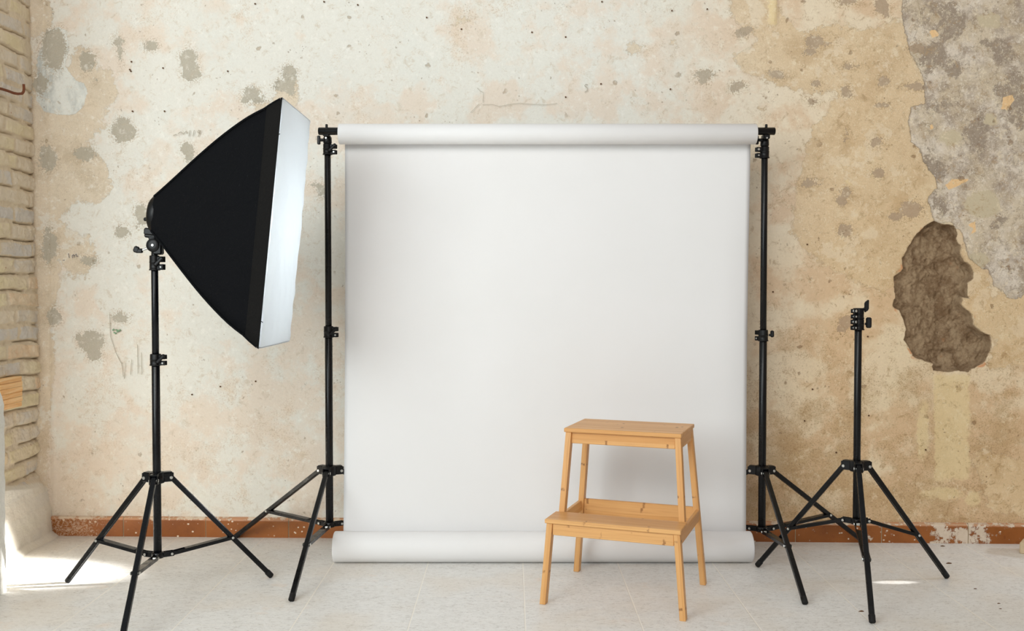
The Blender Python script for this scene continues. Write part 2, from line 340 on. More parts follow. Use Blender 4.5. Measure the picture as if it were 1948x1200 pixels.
# ------------------------------------------------------------------ mesh helper
WM = {}
class MB:
    def __init__(s): s.v = []; s.f = []; s.smooth = []
    def add(s, vs, fs, sm=False):
        b = len(s.v); s.v += [Vector(v) for v in vs]; s.f += [tuple(b + i for i in f) for f in fs]; s.smooth += [sm] * len(fs)
    def box(s, c, size, ax=None, bev=0):
        """box at c, size, with optional axes (x, y, z unit vectors); small chamfer"""
        c = Vector(c); ax = ax or (Vector((1, 0, 0)), Vector((0, 1, 0)), Vector((0, 0, 1)))
        h = [q / 2 for q in size]
        if bev <= 0:
            vs = [c + ax[0] * h[0] * i + ax[1] * h[1] * j + ax[2] * h[2] * k for i in (-1, 1) for j in (-1, 1) for k in (-1, 1)]
            s.add(vs, [(0, 1, 3, 2), (4, 6, 7, 5), (0, 4, 5, 1), (2, 3, 7, 6), (0, 2, 6, 4), (1, 5, 7, 3)]); return
        bev = min(bev, min(h) * .9); idx = {}; vs = []
        for i in (-1, 1):
            for j in (-1, 1):
                for k in (-1, 1):
                    for a in range(3):
                        d = [i * h[0], j * h[1], k * h[2]]
                        for q in range(3):
                            if q != a: d[q] -= (i, j, k)[q] * bev
                        idx[(i, j, k, a)] = len(vs); vs.append(c + ax[0] * d[0] + ax[1] * d[1] + ax[2] * d[2])
        fs = []
        for a in range(3):
            b_, c_ = [q for q in range(3) if q != a]
            for sg in (-1, 1):
                q = []
                for (u, w) in ((-1, -1), (1, -1), (1, 1), (-1, 1)):
                    t = [0, 0, 0]; t[a] = sg; t[b_] = u; t[c_] = w; q.append(idx[(*t, a)])
                fs.append(tuple(q))
        for a in range(3):     # edges parallel to a
            b_, c_ = [q for q in range(3) if q != a]
            for u in (-1, 1):
                for w in (-1, 1):
                    t0 = [0, 0, 0]; t0[b_] = u; t0[c_] = w; t1 = list(t0); t0[a] = -1; t1[a] = 1
                    fs.append((idx[(*t0, b_)], idx[(*t1, b_)], idx[(*t1, c_)], idx[(*t0, c_)]))
        for i in (-1, 1):
            for j in (-1, 1):
                for k in (-1, 1): fs.append(tuple(idx[(i, j, k, a)] for a in range(3)))
        s.add(vs, fs)
    def tube(s, a, b, r, r2=None, n=20, cap=True, bev=0):
        a = Vector(a); b = Vector(b); r2 = r if r2 is None else r2
        d = (b - a); L = d.length; d /= L
        if bev: prof = [(0, r - bev), (bev, r), (L - bev, r2), (L, r2 - bev)]
        else: prof = [(0, r), (L, r2)]
        s.lathe(a, d, prof, n, cap)
    def lathe(s, o, d, prof, n=24, cap=True):
        o = Vector(o); d = Vector(d).normalized(); u = d.orthogonal().normalized(); w = d.cross(u)
        vs = []; fs = []
        for (t, r) in prof:
            for i in range(n):
                an = 2 * math.pi * i / n; vs.append(o + d * t + (u * math.cos(an) + w * math.sin(an)) * r)
        for k in range(len(prof) - 1):
            for i in range(n):
                j = (i + 1) % n; fs.append((k * n + i, k * n + j, (k + 1) * n + j, (k + 1) * n + i))
        s.add(vs, fs, True)
        if cap:
            m = len(prof) - 1
            s.add([vs[i] for i in range(n)], [tuple(range(n - 1, -1, -1))]); s.add([vs[m * n + i] for i in range(n)], [tuple(range(n))])
    def path(s, pts, r, n=8):
        pts = [Vector(p) for p in pts]
        for i in range(len(pts) - 1):
            s.tube(pts[i], pts[i + 1], r if not hasattr(r, '__len__') else r[i], None, n)
    def build(s, name, mat, parent=None, origin=None, xaxis=None, yaxis=None):
        """verts are in world space; the object gets its own frame"""
        if origin is None:
            origin = WM[parent].translation.copy() if parent else (sum(s.v, Vector()) / len(s.v))
        if xaxis is not None:
            x = Vector(xaxis).normalized(); y = Vector(yaxis); z = x.cross(y).normalized(); y = z.cross(x)
            W = Matrix(((x.x, y.x, z.x, origin[0]), (x.y, y.y, z.y, origin[1]), (x.z, y.z, z.z, origin[2]), (0, 0, 0, 1)))
        else: W = Matrix.Translation(origin)
        I = W.inverted(); me = bpy.data.meshes.new(name)
        me.from_pydata([tuple(I @ v) for v in s.v], [], s.f); me.polygons.foreach_set('use_smooth', s.smooth)
        me.materials.append(mat); me.update()
        import bmesh
        bm = bmesh.new(); bm.from_mesh(me); bmesh.ops.recalc_face_normals(bm, faces=bm.faces) if not getattr(s, 'keep', False) else None
        bm.to_mesh(me); bm.free()
        o = bpy.data.objects.new(name, me); COL.objects.link(o); WM[o] = W
        if parent: o.parent = parent; o.matrix_basis = WM[parent].inverted() @ W
        else: o.matrix_basis = W
        return o
def thing(name, loc, label, cat, group=None):
    o = bpy.data.objects.new(name, None); COL.objects.link(o); o.empty_display_size = .1
    WM[o] = Matrix.Translation(loc); o.matrix_basis = WM[o]; tag(o, label, cat, group); return o
def tag(o, label, cat, group=None):
    o['label'] = label; o['category'] = cat
    if group: o['group'] = group
    return o
def struct(o, label=None, cat=None):
    o['kind'] = 'structure'
    if label: o['label'] = label
    if cat: o['category'] = cat
    return o
def cross_axes(d, up=(0, 0, 1)):
    d = Vector(d).normalized(); y = Vector(up).cross(d).normalized(); return d, y, d.cross(y)

# ------------------------------------------------------------------ numpy fields
def vnoise(x, y, scale, seed, octaves=4, rough=.55):
    r = np.random.RandomState(seed); out = np.zeros_like(x); amp = 1.; tot = 0
    for o_ in range(octaves):
        G = r.rand(128, 128); fx = x * scale + 31.7; fy = y * scale + 17.3
        ix = np.floor(fx).astype(int); iy = np.floor(fy).astype(int); tx = fx - ix; ty = fy - iy
        tx = tx * tx * (3 - 2 * tx); ty = ty * ty * (3 - 2 * ty)
        g = lambda a, b: G[a % 128, b % 128]
        out += amp * ((g(ix, iy) * (1 - tx) + g(ix + 1, iy) * tx) * (1 - ty) + (g(ix, iy + 1) * (1 - tx) + g(ix + 1, iy + 1) * tx) * ty)
        tot += amp; amp *= rough; scale *= 2
    return out / tot
def poly_sdf(x, y, pts):
    n = len(pts); best = np.full(x.shape, 1e9); ins = np.zeros(x.shape, bool)
    for i in range(n):
        x0, y0 = pts[i]; x1, y1 = pts[(i + 1) % n]; dx, dy = x1 - x0, y1 - y0; L = dx * dx + dy * dy + 1e-12
        t = np.clip(((x - x0) * dx + (y - y0) * dy) / L, 0, 1)
        best = np.minimum(best, (x - x0 - t * dx) ** 2 + (y - y0 - t * dy) ** 2)
        if abs(dy) > 1e-9:
            c = ((y0 > y) != (y1 > y)) & (x < dx * (y - y0) / dy + x0); ins ^= c
    d = np.sqrt(best); return np.where(ins, d, -d)
def wp(pts): return [PW(*p) for p in pts]
def blobs(x, y, lst, fl=-.15):
    out = np.full(x.shape, fl)
    for (px, py, rx, ry) in lst:
        cx, cy = PW(px, py); ex, _ = PW(px + rx, py); _, ey = PW(px, py + ry)
        a = abs(ex - cx); b = abs(cy - ey)
        q = np.sqrt(((x - cx) / a) ** 2 + ((y - cy) / b) ** 2)
        out = np.maximum(out, (1 - q) * min(a, b))
    return out
def grid_mesh(name, X, Y, Z, mat, attrs, flip=False):
    nu, nv = X.shape
    me = bpy.data.meshes.new(name); co = np.stack([X, Y, Z], -1).reshape(-1, 3).astype(np.float32)
    idx = np.arange(nu * nv).reshape(nu, nv)
    q = np.stack([idx[:-1, :-1], idx[1:, :-1], idx[1:, 1:], idx[:-1, 1:]], -1).reshape(-1, 4)
    if flip: q = q[:, ::-1]
    me.vertices.add(len(co)); me.vertices.foreach_set('co', co.ravel())
    me.loops.add(q.size); me.loops.foreach_set('vertex_index', q.ravel().astype(np.int32))
    me.polygons.add(len(q)); me.polygons.foreach_set('loop_start', np.arange(0, q.size, 4, dtype=np.int32))
    me.polygons.foreach_set('use_smooth', np.ones(len(q), bool)); me.update(calc_edges=True)
    for k, (r, g, b) in attrs.items():
        at = me.attributes.new(k, 'FLOAT_COLOR', 'POINT')
        at.data.foreach_set('color', np.stack([r, g, b, np.ones_like(r)], -1).reshape(-1).astype(np.float32))
    me.materials.append(mat); o = bpy.data.objects.new(name, me); COL.objects.link(o); WM[o] = Matrix.Identity(4); return o

# ------------------------------------------------------------------ back wall
UM, ZM = 5.0, 2.75
u0, z0 = PW(1690, 725); u1, z1 = PW(1905, 412)
us = np.unique(np.concatenate([np.arange(-.02, u0, .0085), np.arange(u0, u1, .003), np.arange(u1, UM, .0085)]))
zs = np.unique(np.concatenate([np.arange(-.01, z0, .0085), np.arange(z0, z1, .003), np.arange(z1, ZM, .0085)]))
U, Z = np.meshgrid(us, zs, indexing='ij')
grey = blobs(U, Z, [(103, 95, 24, 40), (82, 160, 12, 20), (165, 117, 15, 20), (180, 152, 6, 6), (225, 80, 10, 9), (229, 100, 3, 10), (287, 88, 13, 11), (233, 248, 22, 21),
    (93, 302, 16, 27), (162, 292, 20, 14), (359, 116, 17, 21), (364, 138, 18, 16), (549, 142, 15, 20), (535, 162, 16, 12), (552, 172, 8, 9), (478, 178, 15, 12), (492, 190, 14, 8),
    (465, 190, 9, 8), (357, 284, 13, 13), (361, 298, 9, 10), (232, 441, 14, 12), (95, 468, 13, 32), (167, 496, 14, 9), (103, 602, 13, 18), (175, 650, 24, 22), (180, 674, 14, 12),
    (150, 640, 6, 8), (227, 605, 13, 8), (612, 362, 10, 15), (598, 350, 9, 6), (272, 408, 16, 20), (259, 432, 5, 5),
    (1412, 61, 14, 10), (1428, 55, 9, 6), (1340, 143, 16, 10), (1336, 155, 9, 8), (1407, 161, 11, 6), (1396, 170, 7, 5), (1477, 141, 16, 8), (1551, 78, 19, 13), (1541, 99, 10, 6), (1572, 84, 12, 4),
    (1612, 2, 20, 9), (1677, 14, 15, 14), (1684, 26, 7, 8), (1616, 126, 17, 7), (1610, 176, 9, 10), (1545, 194, 9, 6), (1679, 199, 15, 7), (1552, 158, 7, 5), (1680, 155, 12, 10),
    (1541, 349, 17, 10), (1610, 366, 11, 11), (1600, 380, 11, 9), (1671, 329, 12, 11), (1668, 270, 12, 9), (1608, 259, 5, 11), (1732, 398, 24, 16), (1704, 412, 17, 9), (1608, 439, 14, 12),
    (1608, 612, 17, 12), (1601, 623, 9, 9), (1740, 92, 18, 8), (1735, 165, 20, 8)])
tan = np.maximum.reduce([poly_sdf(U, Z, wp(p)) for p in (
    [(125, 120), (145, 92), (170, 92), (190, 130), (215, 138), (222, 165), (227, 190), (205, 200), (200, 240), (180, 262), (165, 268), (185, 290), (208, 318), (213, 360), (185, 388), (150, 385),
     (125, 400), (118, 420), (135, 440), (172, 444), (180, 490), (165, 526), (135, 526), (116, 500), (108, 560), (100, 620), (108, 700), (96, 780), (92, 900), (88, 990), (60, 1000), (40, -60), (75, -60), (105, 40), (75, 75), (75, 200)],
    [(1385, -60), (1385, 10), (1400, 50), (1440, 75), (1395, 110), (1425, 145), (1490, 165), (1545, 175), (1590, 180), (1565, 225), (1545, 240), (1525, 320), (1515, 350), (1508, 400), (1500, 440), (1560, 500),
     (1590, 520), (1640, 545), (1680, 557), (1705, 545), (1750, 480), (1800, 430), (1790, 330), (1760, 150), (1725, 60), (1715, 40), (1640, 55), (1560, 45), (1530, 62), (1500, 40), (1470, -10), (1460, -60)],
    [(1830, 470), (1875, 500), (1890, 560), (1948, 545), (2100, 520), (2100, 690), (1930, 700), (1880, 702), (1890, 650), (1830, 600)],
    [(1850, 860), (1880, 850), (1948, 880), (2100, 870), (2100, 980), (1948, 985), (1880, 965)])])
tan = np.maximum(tan, blobs(U, Z, [(165, 740, 10, 8), (120, 878, 10, 10), (545, 175, 28, 45), (500, 200, 45, 14), (1275, 85, 22, 14), (1205, 90, 28, 18), (880, 40, 24, 16), (1453, 208, 12, 9), (135, 545, 6, 10)]) - .012)
conc = poly_sdf(U, Z, wp([(1716, -90), (1715, 30), (1722, 60), (1730, 100), (1742, 120), (1757, 150), (1760, 198), (1732, 203), (1728, 230), (1732, 268), (1750, 285), (1755, 305), (1780, 340), (1783, 358), (1763, 380),
    (1772, 400), (1778, 425), (1812, 425), (1828, 440), (1836, 465), (1843, 492), (1856, 503), (1880, 516), (1888, 532), (1890, 545), (1905, 552), (1918, 568), (1935, 570), (1948, 560), (2400, 640), (2400, -90)]))
blue = poly_sdf(U, Z, wp([(92, 62), (108, 50), (128, 58), (134, 90), (124, 125), (136, 142), (145, 153), (160, 157), (168, 172), (162, 190), (156, 206), (140, 218), (112, 217), (84, 212), (72, 190), (74, 110)]))
blue = np.maximum(blue, blobs(U, Z, [(1735, 30, 18, 46)]) - .004)
olive = blobs(U, Z, [(1870, 390, 34, 26), (1808, 262, 20, 16), (1885, 228, 14, 12), (1860, 495, 22, 16), (1885, 40, 26, 14)])
hole = poly_sdf(U, Z, [PW(1640 + a / 3.333, 380 + b / 3.333) for a, b in [(460, 135), (530, 152), (590, 165), (612, 220), (600, 245), (632, 290), (625, 340), (655, 390), (690, 410), (708, 460), (705, 500), (672, 530),
    (672, 600), (688, 628), (635, 615), (632, 660), (660, 700), (700, 720), (712, 790), (760, 830), (812, 858), (828, 920), (800, 980), (770, 1040), (700, 1072), (675, 1095), (600, 1085), (520, 1092), (455, 1082), (450, 1040), (390, 1020),
    (320, 990), (290, 930), (258, 890), (280, 830), (265, 770), (235, 700), (195, 670), (205, 600), (200, 490), (260, 440), (255, 370), (290, 300), (330, 230), (400, 165)]])
hole = hole + (vnoise(U, Z, 30, 3, 4, .6) - .5) * .014
chase = np.maximum(poly_sdf(U, Z, wp([(1776, 712), (1846, 712), (1843, 912), (1778, 915)])), poly_sdf(U, Z, wp([(1463, -60), (1480, -60), (1479, 51), (1470, 46), (1463, 46)])))
smear = blobs(U, Z, [(1755, 820, 18, 85), (1790, 940, 60, 18), (1850, 950, 20, 20), (1612, 345, 16, 14), (1895, 225, 10, 26)])
chase = np.maximum(chase, smear - .012)
# warm tint and dirt, both rising towards the right and bottom
A_, _ = PW(1100, 600); B_, _ = PW(1640, 600)
warm = np.clip((U - A_) / (B_ - A_) + (vnoise(U, Z, 2.2, 9, 3) - .5) * .25, 0, 1); warm = warm * warm * (3 - 2 * warm)
warm = np.clip(warm * (.80 + .32 * np.clip((1.7 - Z) / 1.4, 0, 1)), 0, 1)
warm = np.clip(warm + .10 * np.clip((1.1 - Z) / .9, 0, 1), 0, 1)
dirt = np.clip((.95 - Z) / .8, 0, 1) * (.25 + .75 * np.clip((U - 1.2) / 1.6, 0, 1))
dirt = np.maximum(dirt, np.clip(1 - np.abs(U - PW(880, 60)[0]) / .12, 0, 1) * np.clip(1 - np.abs(Z - PW(880, 90)[1]) / .22, 0, 1) * .6)
cstain = np.clip(blobs(U, Z, [(1790, 40, 60, 50), (1800, 200, 40, 30), (1775, 100, 36, 60), (1860, 255, 30, 40), (1930, 190, 40, 60), (1780, 320, 30, 30), (1900, 90, 40, 30), (1795, 390, 20, 24), (1905, 415, 22, 16), (1820, 130, 34, 28)]) * 22, -1, 1)
pinkf = np.clip((.9 - Z) * .18, 0, .12) + np.clip(1 - np.abs(Z - PW(900, 205)[1]) / .09, 0, 1) * .10
chips = np.maximum.reduce([poly_sdf(U, Z, wp(p)) for p in ([(1798, 352), (1812, 340), (1848, 340), (1830, 350), (1805, 362)], [(1905, 208), (1908, 185), (1926, 180), (1930, 190), (1918, 210)],
    [(1768, 240), (1774, 233), (1776, 244), (1770, 248)], [(1768, 58), (1780, 56), (1788, 68), (1774, 72)], [(1842, 428), (1856, 420), (1858, 440), (1846, 446), (1852, 434)])])
brown = np.clip(blobs(U, Z, [(870, 40, 30, 40), (920, 110, 34, 28), (835, 160, 30, 22), (1228, 92, 36, 24), (1350, 185, 30, 26), (1200, 195, 26, 24), (700, 90, 20, 60), (545, 840, 40, 60), (450, 740, 50, 40), (400, 900, 60, 40),
    (355, 290, 50, 22), (450, 140, 10, 24), (230, 660, 16, 40), (1500, 640, 50, 40), (1490, 860, 45, 50), (1545, 780, 40, 40), (1680, 860, 30, 30)]) / .05, 0, 1)
dirt = np.clip(dirt + brown * .5, 0, 1.2)
D = (vnoise(U, Z, 1.3, 11, 3) - .5) * .010 + (vnoise(U, Z, 14, 12, 4) - .5) * .003
D -= np.clip(conc / .004, 0, 1) * .003
D += np.clip(poly_sdf(U, Z, wp([(1463, -60), (1480, -60), (1479, 51), (1470, 46), (1463, 46)])) / .004, 0, 1) * .009
side = np.clip((U - PW(1770, 500)[0]) / .12 + .5, 0, 1)
hd = np.clip(hole / .010, 0, 1) * (.022 + .030 * side) + np.clip(hole / .10, 0, 1) ** .7 * .030
rough_h = np.abs(vnoise(U, Z, 9, 21, 6, .62) - .5) * -.09 + .02 + (vnoise(U, Z, 40, 22, 4, .7) - .5) * .022
D -= np.where(hole > 0, hd - rough_h * np.clip(hole / .02, 0, 1), 0)
# crumbly thickened corner
D += np.clip(1 - U / .035, 0, 1) * (.012 + .02 * vnoise(U, Z, 22, 31, 4)) + .007 * np.exp(-((U - .045 - .01 * vnoise(U, Z, 3, 32, 3)) / .006) ** 2)
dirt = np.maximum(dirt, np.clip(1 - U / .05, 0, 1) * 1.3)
wall = grid_mesh('wall_back', U, -D, Z, M['wall'], {'ma': (np.clip(grey, -.15, .15), np.clip(tan, -.15, .15), np.clip(conc, -.15, .15)),
    'mb': (np.clip(blue, -.15, .15), np.clip(olive, -.15, .15), np.clip(hole, -.1, .1)), 'mc': (np.clip(chase, -.15, .15), warm, cstain), 'md': (dirt, pinkf, np.clip(chips, -.1, .1))})
wall.location = (WX0, WY0, 0); wall.rotation_euler = (0, 0, -WA); WM[wall] = Matrix.Translation((WX0, WY0, 0)) @ Matrix.Rotation(-WA, 4, 'Z')
struct(wall)
# masonry body behind the plaster face
bb = MB(); ax = (Vector((math.cos(WA), -math.sin(WA), 0)), Vector((math.sin(WA), math.cos(WA), 0)), Vector((0, 0, 1)))
bb.box(Vector((WX0, WY0, 0)) + ax[0] * 2.4 + ax[1] * .21 + ax[2] * 1.37, (5.2, .2, 2.74), ax)
struct(bb.build('wall_back_masonry', M['stone'], wall))

def wall_pt(px, py, off=.0): 
    u, z = PW(px, py); q = Vector((WX0, WY0, 0)) + ax[0] * u + ax[2] * z - ax[1] * (off + .008); return q
def stroke(mb, pts, r=.0009, off=0.):
    mb.path([wall_pt(a, b, off) for a, b in pts], r, 6)
def marks(name, strokes, mat, r):
    mb = MB()
    for st in strokes: stroke(mb, st, r)
    return mb.build(name, mat, wall)
marks('pencil_note', [[(132, 482), (134, 491)], [(139, 486), (140, 491)], [(139, 487), (142, 484), (143, 490)], [(143, 487), (147, 483), (148, 488), (150, 487)], [(121, 495), (125, 495)]], M['pencil'], .0011)
marks('pencil_scrawl', [[(340, 255), (346, 251), (350, 256), (356, 250), (358, 255)], [(363, 248), (361, 260)], [(371, 248), (368, 260)], [(383, 249), (379, 248), (377, 252), (380, 254), (383, 249), (378, 261)], [(331, 258), (337, 256)]], M['faint'], .0011)
marks('pencil_letter', [[(1118, 162), (1114, 161), (1112, 164), (1117, 168), (1117, 173), (1112, 176)]], M['faint'], .001)
marks('green_fleck', [[(222, 627), (228, 629)], [(216, 628), (219, 626)], [(224, 631), (231, 627)], [(218, 632), (223, 634)]], M['green'], .003)
marks('scratch_marks', [[(210, 597), (212, 640), (222, 670), (232, 690)], [(240, 690), (238, 720)], [(252, 684), (250, 712)], [(263, 655), (264, 710)], [(270, 670), (271, 712)], [(233, 690), (236, 716)]], M['faint'], .0009)
marks('hairline_crack', [[(918, 200), (935, 199), (950, 203), (970, 199), (990, 197), (1010, 199), (1040, 200), (1060, 197)], [(895, 215), (905, 205), (912, 198)], [(908, 168), (914, 174), (920, 177), (919, 196)]], M['faint'], .0006)
mb = MB()
for (a, b) in [(248, 133), (251, 118), (250, 136), (311, 130), (253, 212), (314, 212), (486, 8), (617, 4), (681, 10), (812, 34), (878, 56), (1012, 62), (1076, 71), (1143, 160), (1278, 21), (1275, 170), (1345, 18), (1076, 185), (1145, 4), (366, 750), (420, 735), (487, 725),
               (1535, 465), (1470, 555), (1590, 860), (1760, 855), (1545, 740), (1652, 790), (1530, 800), (1650, 640), (434, 46 + 90)]:
    q = wall_pt(a, b, -.004); mb.lathe(q, -ax[1], [(0, .0032), (.0035, .0028), (.004, .001)], 8)
mb.build('nail_hole', M['dark'], wall)

# ------------------------------------------------------------------ left brick wall
ys = np.arange(2.75, 3.76, .0032); zz = np.arange(-.01, 2.75, .0034)
Yg, Zg = np.meshgrid(ys, zz, indexing='ij')
wob = (vnoise(Yg, Zg, 3.5, 41, 3) - .5) * .03
rowh = .0635; rz = (Zg + wob + .012) / rowh; ri = np.floor(rz).astype(int); rf = rz - ri
roff = np.random.RandomState(4).rand(80)[ri % 80]
bl = .235; by = (Yg + (vnoise(Yg, Zg, 6, 42, 2) - .5) * .03) / bl + roff; bi = np.floor(by).astype(int); bf = by - bi
hb = np.minimum(rf - .0, 1 - rf) * rowh; eb = np.minimum(bf, 1 - bf) * bl
hb = np.minimum(np.clip(rf - .16, 0, 1), 1 - rf) * rowh
edge = np.minimum(hb, eb - .006) + (vnoise(Yg, Zg, 25, 43, 4) - .5) * .010
mask = np.clip(edge / .009, 0, 1); mask = mask * mask * (3 - 2 * mask)
rnd = np.random.RandomState(8).rand(97, 89)[ri % 97, bi % 89]
plast = np.clip((.235 + (3.7 - Yg) * .12 + (vnoise(Yg, Zg, 5, 44, 3) - .5) * .06 - Zg) / .03, 0, 1)
smear = np.clip((vnoise(Yg, Zg, 4, 47, 3) - .42) * 3 + np.clip((Zg - 1.25) * 1.2, 0, .8), 0, 1)
X = mask * (.004 + .006 * rnd) * (1 - .75 * smear) + (vnoise(Yg, Zg, 26, 45, 5, .68) - .5) * .020 * (1.2 - .6 * np.clip((Zg - 1.0), 0, 1)) + (vnoise(Yg, Zg, 2.5, 46, 2) - .5) * .02
X -= np.clip(1 - np.abs(rf - .12 + (vnoise(Yg, Zg, 30, 51, 3) - .5) * .12) / .065, 0, 1) * .022 * np.clip((vnoise(Yg, Zg, 9, 52, 3) - .40) * 7, 0, 1)
X = X * (1 - plast) + plast * (.030 + .028 * np.clip((.2 - Zg) / .2, 0, 1) + (vnoise(Yg, Zg, 9, 48, 4) - .5) * .016)
X -= np.clip((Yg - 3.66) / .05, 0, 1) * .006
X += np.clip(.02 - Zg, 0, .02) * 1.2
lw = grid_mesh('wall_left', X - 1.832, Yg, Zg, M['brick'], {'ba': (mask * (1 - .35 * smear), rnd, plast)}, flip=False)
struct(lw)
mb = MB(); mb.box((-1.985, 3.20, 1.37), (.22, .95, 2.74)); struct(mb.build('wall_left_masonry', M['stone'], lw))
# low whitewashed pier in front of the bricks
mb = MB(); n = 26; hgt = .70
prof = []
for i in range(n + 1):
    z = hgt * i / n; f = 1.0 if z < .60 else 1 - (z - .60) / .10 * .5
    prof.append((-1.60 - (1 - f) * .06 + (random.random() - .5) * .004, z))
vs = []
for (x, z) in prof:
    dy = (random.random() - .5) * .004
    vs += [(-1.86, 3.02 + dy, z), (x, 3.02 + dy, z), (x, 2.5, z), (-1.86, 2.5, z)]
fs = []
for i in range(n):
    for k in range(4): fs.append((i * 4 + k, i * 4 + (k + 1) % 4, i * 4 + 4 + (k + 1) % 4, i * 4 + 4 + k))
fs.append(tuple(n * 4 + k for k in range(4)))
mb.add(vs, fs); struct(mb.build('trim_1', M['plaster']))
# floor
mb = MB(); mb.add([(-3.2, -1.5, 0), (3.3, -1.5, 0), (3.3, 3.9, 0), (-3.2, 3.9, 0)], [(0, 1, 2, 3)]); mb.keep = True
fl = mb.build('floor', M['floor'], origin=(0, 0, 0)); struct(fl)
mb = MB(); mb.box((0.05, 1.2, -.06), (6.5, 5.4, .118)); struct(mb.build('floor_slab', M['stone'], fl))

# ------------------------------------------------------------------ terracotta skirting: tiles with open joints
TL = .322; jx = PW(238, 1000)[0] % TL
vs = []; fs = []; a0 = []; a1 = []
def ramp(x, a, b): return min(1, max(0, (x - a) / (b - a)))
sL, sR = PW(1758, 1010)[0], PW(1885, 1010)[0]
k = -1
nz = [(0, 0.0), (.062, 0), (.069, .0015), (.0735, .005), (.076, .011)]
while jx + k * TL < 4.95:
    ua = max(.035, jx + k * TL + .0015); ub = jx + (k + 1) * TL - .0015; k += 1
    if ub <= ua: continue
    m = 24; b = len(vs); oy = random.uniform(-.001, .001)
    for i in range(m + 1):
        u = ua + (ub - ua) * i / m
        for (z, rec) in nz:
            vs.append((u, -.0145 + rec + oy, z))
            s_ = ramp(u, sL, sL + .03) * (1 - ramp(u, sR - .03, sR + .03)); s_ = max(s_, .85 * ramp(.09 - u, 0, .06))
            s_ = max(s_ * .54, .30 * ramp(u, 2.6, 2.9)); top = .45 * ramp(z, .055, .07); a0.append(max(s_, min(.5, top + .1) if z > .06 else s_)); a1.append(.55 * (1 - ramp(u, .18, .45)))
        vs.append((u, .006, .076)); a0.append(.6); a1.append(0)
    w_ = len(nz) + 1
    for i in range(m):
        for j in range(w_ - 1): fs.append((b + i * w_ + j, b + (i + 1) * w_ + j, b + (i + 1) * w_ + j + 1, b + i * w_ + j + 1))
me = bpy.data.meshes.new('baseboard_back'); me.from_pydata(vs, [], fs)
at = me.attributes.new('sk', 'FLOAT_COLOR', 'POINT'); at.data.foreach_set('color', np.array([[p, q, 0, 1] for p, q in zip(a0, a1)], dtype=np.float32).ravel())
me.materials.append(M['skirt']); sk = bpy.data.objects.new('baseboard_back', me); COL.objects.link(sk); sk.matrix_basis = WM[wall]; WM[sk] = WM[wall]; struct(sk)
mb = MB(); mb.box(Vector((WX0, WY0, .036)) + ax[0] * 2.46 - ax[1] * .0055, (4.85, .012, .072), ax); struct(mb.build('grout_bed', M['stone'], sk))

# ------------------------------------------------------------------ backdrop paper and crossbar
YR, RR = 3.375, .0355
XL, XR = P(645, 245, YR).x, P(1438, 248, YR).x; ZR = P(1000, 255, YR).z; ZC = P(1000, 245, YR).z
ZC = P(1000, 246.5, 3.40).z
YF, RF = 3.352, .0535
Y_SHEET = YR + RR
paper = thing('paper_backdrop', ((XL + XR) / 2, YF, 0), 'wide sheet of white backdrop paper hung between two black stands, loose roll on the floor', 'backdrop')
mb = MB(); mb.lathe((XL, YR, ZR), (1, 0, 0), [(0, .028), (.0005, RR - .0015), (.002, RR), (XR - XL - .002, RR), (XR - XL - .0005, RR - .0015), (XR - XL, .028)], 56, False)
mb.lathe((XL + .001, YR, ZR), (1, 0, 0), [(0, .0345), (.0, .0245), (XR - XL - .002, .0245), (XR - XL - .002, .0345)], 40, False)
mb.build('paper_roll', M['paper'], paper)
# hanging sheet, edges curling back a little
nx, nzz = 90, 70; vs = []; fs = []
fx0, fx1 = P(653.5, 1005, Y_SHEET).x, P(1418.5, 1005, Y_SHEET).x
tx0, tx1 = P(656.5, 280, Y_SHEET).x, P(1428, 280, Y_SHEET).x
for j in range(nzz + 1):
    t = j / nzz; z = RF + (ZR - RF) * t
    xa = fx0 + (tx0 - fx0) * t; xb = fx1 + (tx1 - fx1) * t
    for i in range(nx + 1):
        s_ = i / nx; e = min(s_, 1 - s_) * (xb - xa)
        curl = max(0, 1 - e / .10) ** 2 * .012 * math.sin(math.pi * min(1, t * 1.02)) 
        y = Y_SHEET + (YF + RF - Y_SHEET) * (1 - t) ** 2 + curl + .004 * math.sin(s_ * 6 + t * 3) * math.sin(math.pi * t)
        vs.append((xa + (xb - xa) * s_, y, z))
for j in range(nzz):
    for i in range(nx):
        q = j * (nx + 1) + i; fs.append((q, q + 1, q + nx + 2, q + nx + 1))
mb = MB(); mb.add(vs, fs, True); sh = mb.build('paper_sheet', M['paper'], paper)
so = sh.modifiers.new('thickness', 'SOLIDIFY'); so.thickness = .0006; so.offset = 0
lx0, lx1 = P(634.5, 1044, YF).x, P(1430.5, 1044, YF).x; L = lx1 - lx0
mb = MB(); prof = [(.004, RF * .55), (.003, RF - .003), (.0045, RF - .0008), (.008, RF), (L - .008, RF), (L - .0045, RF - .0008), (L - .003, RF - .003), (L - .004, RF * .55)]
mb.lathe((lx0, YF, RF), (1, 0, 0), prof, 64, False)
for e_ in (.0042, L - .0042):
    for q in range(10):
        r = RF * (.56 + .04 * q); mb.lathe((lx0 + e_, YF, RF), (1, 0, 0), [(-.0008, r), (.0008, r)], 40, False)
mb.lathe((lx0 + .006, YF, RF), (1, 0, 0), [(0, RF * .99), (0, .012), (L - .012, .012), (L - .012, RF * .99)], 40, False)
mb.build('floor_roll', M['paper'], paper)

